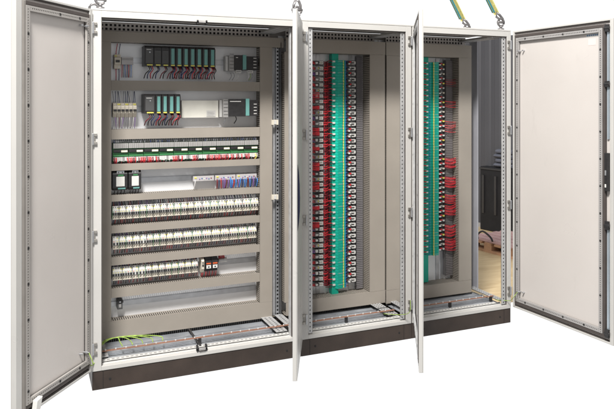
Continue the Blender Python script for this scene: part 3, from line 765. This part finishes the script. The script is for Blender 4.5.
def b_relay3(t, p, v):
    h = p*.5; w = W(438.8, 445, .37)
    m = MB(); m.box(0, w, -.045, 0, -h*.84, h*.84, BLK); m.build('housing', t, .001)
    m = MB(); m.box(w*.05, w*.40, -.060, -.0455, -h*.45, h*.05, WHT); m.build('relay_clip', t)
    m = MB(); m.box(w*.35, w*.60, -.058, -.0455, h*.1, h*.5, WR if v != 2 else GRY); m.build('red_plug', t)
    m = MB(); m.box(w*.74, w*.98, -.056, -.0455, -h*.3, h*.3, [YEL,LGR,BEI,LGR][v]); m.build('yellow_tab', t)
strip(438.9, 62, 252, 40, relay_fn('coupling_relay','r', 'black coupling relay, %s from the top of the strip in the right bay', 'relay', 'coupling relays of the right bay', b_relay3))

# dark cable runs between relays and terminals in the middle bay
t = thing('cable_bundle', 'dark red wires running upright between relays and turquoise terminals of the middle bay', 'cable bundle', (at(327.5,170,.40).x, .405, .28))
for k in range(7):
    pts = []; x = -.018+.006*k
    for j in range(14): pts.append((x+random.uniform(-.004,.004), random.uniform(-.008,.006), j*1.5/13))
    wire(t, pts, [WR,WD,WD,WR,WD,WK,WD][k], .0034)
# irregular clumps of red feed wires at the left of the relays
for k, (va, vb, nn) in enumerate(((92,100,5),(106,110,4),(128,136,10),(147,151,4),(162,171,11),(182,190,8),(206,210,5),(222,228,7))):
    a = at(308, va, .38); b = at(308, vb, .38); w = W(308, 316.5, .38)
    t = thing('cable_bundle', 'clump of red feed wires left of the middle bay relays, %s from top' % nth(k+1), 'cable bundle', (a.x, .372, b.z), 'clumps of red wires left of the relays')
    for j in range(nn):
        z = (a.z-b.z)*(j+.5)/nn
        wire(t, [(-.03, .03, z+random.uniform(-.01,.01)), (w*.35, -.016, z+random.uniform(-.004,.004)), (w*.8, -.030, z), (w+.006, -.024, z)], WR if j % 5 else WD, random.uniform(.003,.0044))
# red wires dropping into the side trunking of the right bay
for k, (va, vb, nn) in enumerate(((78,86,4),(100,107,4),(120,132,6),(157,168,10),(176,187,12),(194,203,10),(205,215,11),(224,236,12),(238,250,12))):
    a = at(446, va, .375); b = at(446, vb, .375)
    t = thing('cable_bundle', 'fan of red wires entering the slotted duct of the right bay, %s from top' % nth(k+1), 'cable bundle', (a.x, .375, b.z), 'fans of red wires in the right bay')
    w = W(446, 456.5, .375)
    for j in range(nn):
        z = (a.z-b.z)*(j+.3)/nn
        wire(t, [(-.004, .01, z), (w*.35, -.012, z-.006), (w, .0, z+random.uniform(-.009,.009))], WR if (j+k) % 3 else WD, random.uniform(.0018,.0028))

# ================================================================ wires on the floor of the first bay
t = thing('earth_wires', 'bundle of green and yellow earth wires curving over the copper bar at the lower left', 'earth wires', (.06, .16, .15))
base = Vector((.06,.16,.15))
for k in range(5):
    ex = .10+.055*k
    pts = [(-.005, .02, .012+.003*k), (.04, .03+.004*k, .040), (.09+.02*k, .03, .047), (ex, .01, .030), (ex+.012, -.02, .012)]
    wire(t, pts, WGY, .0028)

# ================================================================ slings and shackles
def sling(x, y, lab, d, length=1.1, up=.06):
    t = thing('lifting_sling', lab, 'lifting sling', (x, y, ZT+.06), 'yellow slings hooked to the roof eyes')
    d = Vector(d).normalized(); side = Vector((.80,-.58,0)).cross(d); side = (Vector((1,0,0))-d*d.x).normalized(); nn = d.cross(side)
    def seg(a, b, w0, w1, off, m, mb, th=.006):
        p = []
        for q, wd in ((a, (w0, w1)), (b, (w0, w1))):
            for ww in wd:
                for tt in (0, th): p.append(d*q+side*ww+nn*(off+tt))
        mb.add(p, [(0,1,3,2),(4,6,7,5),(0,4,5,1),(2,3,7,6),(0,2,6,4),(1,5,7,3)], m)
    w = MB(); seg(up, length, -.022, .022, 0, SLY, w); seg(up, length, -.018, .018, 0.0, SLY, w); w.build('webbing', t, .002)
    w = MB(); seg(up+.02, length, -.0225, -.010, -.0035, SLT, w, .003); seg(up+.02, length, -.0225, -.010, .0130, SLT, w, .003); w.build('teal_stripe', t)
    w = MB(); e = [Vector((-.020,0,-.004)), Vector((-.016,0,.02)), d*(up*.75)-side*.016, d*(up+.01), d*(up*.75)+side*.016, Vector((.016,0,.02)), Vector((.020,0,-.004))]
    w.tube(e, .0085, IRON, 8); w.tube([(-.028,0,-.004),(.028,0,-.004)], .009, IRON, 8); w.build('shackle', t, smooth=True)
    return t
sling(X3-.045, .05, 'yellow webbing sling with teal edge shackled to the front right roof eye', (-.58,.05,1))
sling(X3-.045, .43, 'yellow webbing sling with teal edge behind the right end of the roof', (-.62,-.02,1))
sling(.045, .05, 'yellow webbing sling shackled to the front left roof eye', (.30,.10,1), .9)
t = thing('shackle', 'grey steel shackle standing on the middle roof eye behind the narrow open door', 'shackle', (1.186, .07, ZT+.07))
m = MB(); m.tube([(-.022,0,-.01),(-.022,0,.02),(-.012,0,.045),(.0,0,.052),(.012,0,.045),(.022,0,.02),(.022,0,-.01)], .0085, IRON, 8); m.build('bow', t, smooth=True)
m = MB(); m.tube([(-.034,0,-.008),(.034,0,-.008)], .009, IRON, 8); m.build('pin', t, smooth=True)

# ================================================================ setting
FLW = bpy.data.materials.new('tan_floor'); FLW.use_nodes = True
nt = FLW.node_tree; b = nt.nodes['Principled BSDF']; b.inputs['Roughness'].default_value = .55
tc = nt.nodes.new('ShaderNodeTexCoord'); mp = nt.nodes.new('ShaderNodeMapping'); mp.inputs['Rotation'].default_value = (0,0,R(-35)); mp.inputs['Scale'].default_value = (1.2,5,1)
no = nt.nodes.new('ShaderNodeTexNoise'); no.inputs['Scale'].default_value = 2.2; no.inputs['Detail'].default_value = 6; no.inputs['Distortion'].default_value = 1.2
cr = nt.nodes.new('ShaderNodeValToRGB'); cr.color_ramp.elements[0].position=.3; cr.color_ramp.elements[1].position=.7
cr.color_ramp.elements[0].color = (.46,.34,.19,1); cr.color_ramp.elements[1].color = (.60,.47,.28,1)
nt.links.new(tc.outputs['Object'], mp.inputs['Vector']); nt.links.new(mp.outputs['Vector'], no.inputs['Vector']); nt.links.new(no.outputs['Fac'], cr.inputs['Fac']); nt.links.new(cr.outputs['Color'], b.inputs['Base Color'])
m = MB(); m.prism([(.1,.1),(2.60,.1),(2.74,.36),(3.0,.37),(6.4,.45),(6.4,5.0),(.1,5.0)], -.004, -.0003, FLW, 'z'); tag(m.build('floor'), None, None, kind='structure')

# partition behind, seen through the open right side
A = atz(466, 223.5, 0); B = atz(512, 233.5, 0)
def along(A, B, t): return A+(B-A)*t
dv = (B-A).normalized(); nv = Vector((-dv.y, dv.x, 0))
if nv.y < 0: nv = -nv
A2 = A-dv*.5; L = (B-A).length+1.2
TW = lambda p: A2+dv*p.x+nv*p.y+Vector((0,0,p.z))
SL = mat('slate_panel_paint', (.056,.056,.064), .6, var=.10, scale=1.6)
SL2 = mat('slate_panel_dark', (.075,.075,.095), .6, var=.10, scale=1.6)
t = thing('partition_wall', 'tall slate grey partition wall seen through the open right end of the cabinet', 'partition wall', (0,0,0))
m = MB(TW); h = 2.28
for i in range(int(L/.16)+1):
    a = i*.16; m.prism([(a,0),(a+.02,-.015),(a+.09,-.015),(a+.11,0),(a+.16,0),(a+.16,.04),(a,.04)], .05, h, SL, 'z')
m.build('corrugated_sheet', t)
m = MB(TW); m.box(0, L, -.02, .05, 0.0, .05, GRY); m.build('base_rail', t)
# dark box and folded sacks before the wall
bx = atz(492, 233, 0)
q0 = atz(480, 229, 0); q1 = atz(505, 234.5, 0); dq = (q1-q0).normalized(); nq = Vector((-dq.y, dq.x, 0)); nq = nq if nq.y > 0 else -nq
TB = lambda p: q0+dq*p.x+nq*p.y+Vector((0,0,p.z))
Lb = (q1-q0).length; zb = CZ-(166-101.3)*((s_*(q0.x-CX)+c_*(q0.y-CY)))/F
t = thing('dark_crate', 'tall dark grey crate standing before the slate partition', 'crate', (0,0,0))
m = MB(TB); m.box(0, Lb+.1, .0, .30, 0.0, zb, mat('crate_black', (.012,.012,.014), .6, var=.2, spec=.25)); m.build('body', t, .01)
m = MB(TB); m.box(.04, .07, -.012, -.0005, .2, zb-.1, BLK); m.box(Lb*.6, Lb*.6+.03, -.012, -.0005, .2, zb-.1, BLK); m.box(.0, Lb+.1, -.014, -.0005, zb-.03, zb-.012, BLK); m.build('edge_strip', t)
SACK = mat('slate_blue_cloth', (.085,.09,.115), .9, var=.15, scale=12)
for k in range(4):
    m = MB(TB); hh = .052; z = zb+.003+k*(hh+.001); x0 = Lb*.52+.02*(k%2); x1 = Lb+.08
    pr = [(.02,z+.008),(-.0+.012*(k%2),z+hh*.5),(.02,z+hh-.008),(.05,z+hh),(.27,z+hh),(.29,z+hh*.5),(.27,z),(.05,z)]
    o = m; m.prism(pr, x0, x1, SACK); ob = m.build('folded_cloth', None, .006)
    tag(ob, 'folded slate blue cloth on the dark crate, %s from the bottom of four' % nth(k+1), 'folded cloth', 'folded cloths on the crate')
# pallet
p0 = atz(466, 246.5, 0); p1 = atz(508, 258, 0); dp = (p1-p0).normalized(); npv = Vector((-dp.y, dp.x, 0)); npv = npv if npv.y > 0 else -npv
TPl = lambda p: p0+dp*p.x+npv*p.y+Vector((0,0,p.z))
Lp = (p1-p0).length+.3
PW = mat('pallet_wood', (.42,.24,.14), .75, var=.25, scale=8); PK = mat('pink_sheet', (.52,.34,.33), .6, var=.15, scale=5)
t = thing('wooden_pallet', 'low wooden pallet on the tan floor behind the cabinet', 'pallet', (0,0,0))
for j in range(3): m = MB(TPl); m.box(0, Lp, .25*j, .25*j+.10, 0.0, .025, PW); m.build('skid', t)
for j in range(3):
    for k in range(4): m = MB(TPl); m.box(k*(Lp-.1)/3, k*(Lp-.1)/3+.1, .25*j, .25*j+.10, .0255, .075, PW); m.build('block', t)
for k in range(7): m = MB(TPl); m.box(k*(Lp-.09)/6, k*(Lp-.09)/6+.09, 0, .6, .0755, .095, PW); m.build('deck_board', t)
m = MB(TPl); m.box(.02, Lp-.02, .02, .58, .096, .118, PK)
for k in range(5): m.box(.02, Lp-.02, .03+.11*k, .09+.11*k, .1185, .124, PK)
tag(m.build('stacked_sheets', None, .003), 'pinkish ribbed sheets lying flat on the wooden pallet', 'sheets')
h0 = atz(478, 239, .125)
o = wire(None, [h0, h0+Vector((0,0,.05)), h0+dp*.07+Vector((0,0,.09)), h0+dp*.17+Vector((0,0,.05)), h0+dp*.2+Vector((0,0,.01))], WK, .010, 'cable')
tag(o, 'short loop of black cable arching over the pinkish sheets', 'cable')

# ================================================================ world, light, camera
sc = bpy.context.scene
FRONT, BACK = .54, 1.15
w = bpy.data.worlds.new('World'); sc.world = w; w.use_nodes = True
# made-up surround: white behind like a cut-out, front half dimmed to keep bays darker
nt = w.node_tree; bg = nt.nodes['Background']
tc = nt.nodes.new('ShaderNodeTexCoord'); dp_ = nt.nodes.new('ShaderNodeVectorMath'); dp_.operation = 'DOT_PRODUCT'
dp_.inputs[1].default_value = (.39, .92, 0)
mr = nt.nodes.new('ShaderNodeMapRange'); mr.inputs['From Min'].default_value = 0.0; mr.inputs['From Max'].default_value = .45
mr.inputs['To Min'].default_value = FRONT; mr.inputs['To Max'].default_value = BACK
nt.links.new(tc.outputs['Generated'], dp_.inputs[0]); nt.links.new(dp_.outputs['Value'], mr.inputs['Value']); nt.links.new(mr.outputs['Result'], bg.inputs['Strength'])
bg.inputs['Color'].default_value = (1,1,1,1)
def area(name, loc, target, size, power, colr=(1,1,1)):
    l = bpy.data.lights.new(name, 'AREA'); l.size = size; l.energy = power; l.color = colr
    o = bpy.data.objects.new(name, l); col.objects.link(o); o.location = loc
    o.rotation_euler = (Vector(target)-Vector(loc)).to_track_quat('-Z','Y').to_euler(); return o
area('overhead_lamp', (-1.1, -3.5, 6.6), (1.2, 0, .6), 1.1, 1060, (1,.98,.95))
cam = bpy.data.cameras.new('camera'); co = bpy.data.objects.new('camera', cam); col.objects.link(co)
cam.sensor_width = 36; cam.lens = F/614*36; cam.shift_y = SY/614; cam.clip_end = 300
co.location = (CX, CY, CZ); co.rotation_euler = (R(90), 0, -YAW)
sc.camera = co
sc.view_settings.view_transform = 'Standard'; sc.view_settings.look = 'None'; sc.view_settings.exposure = 0; sc.view_settings.gamma = 1
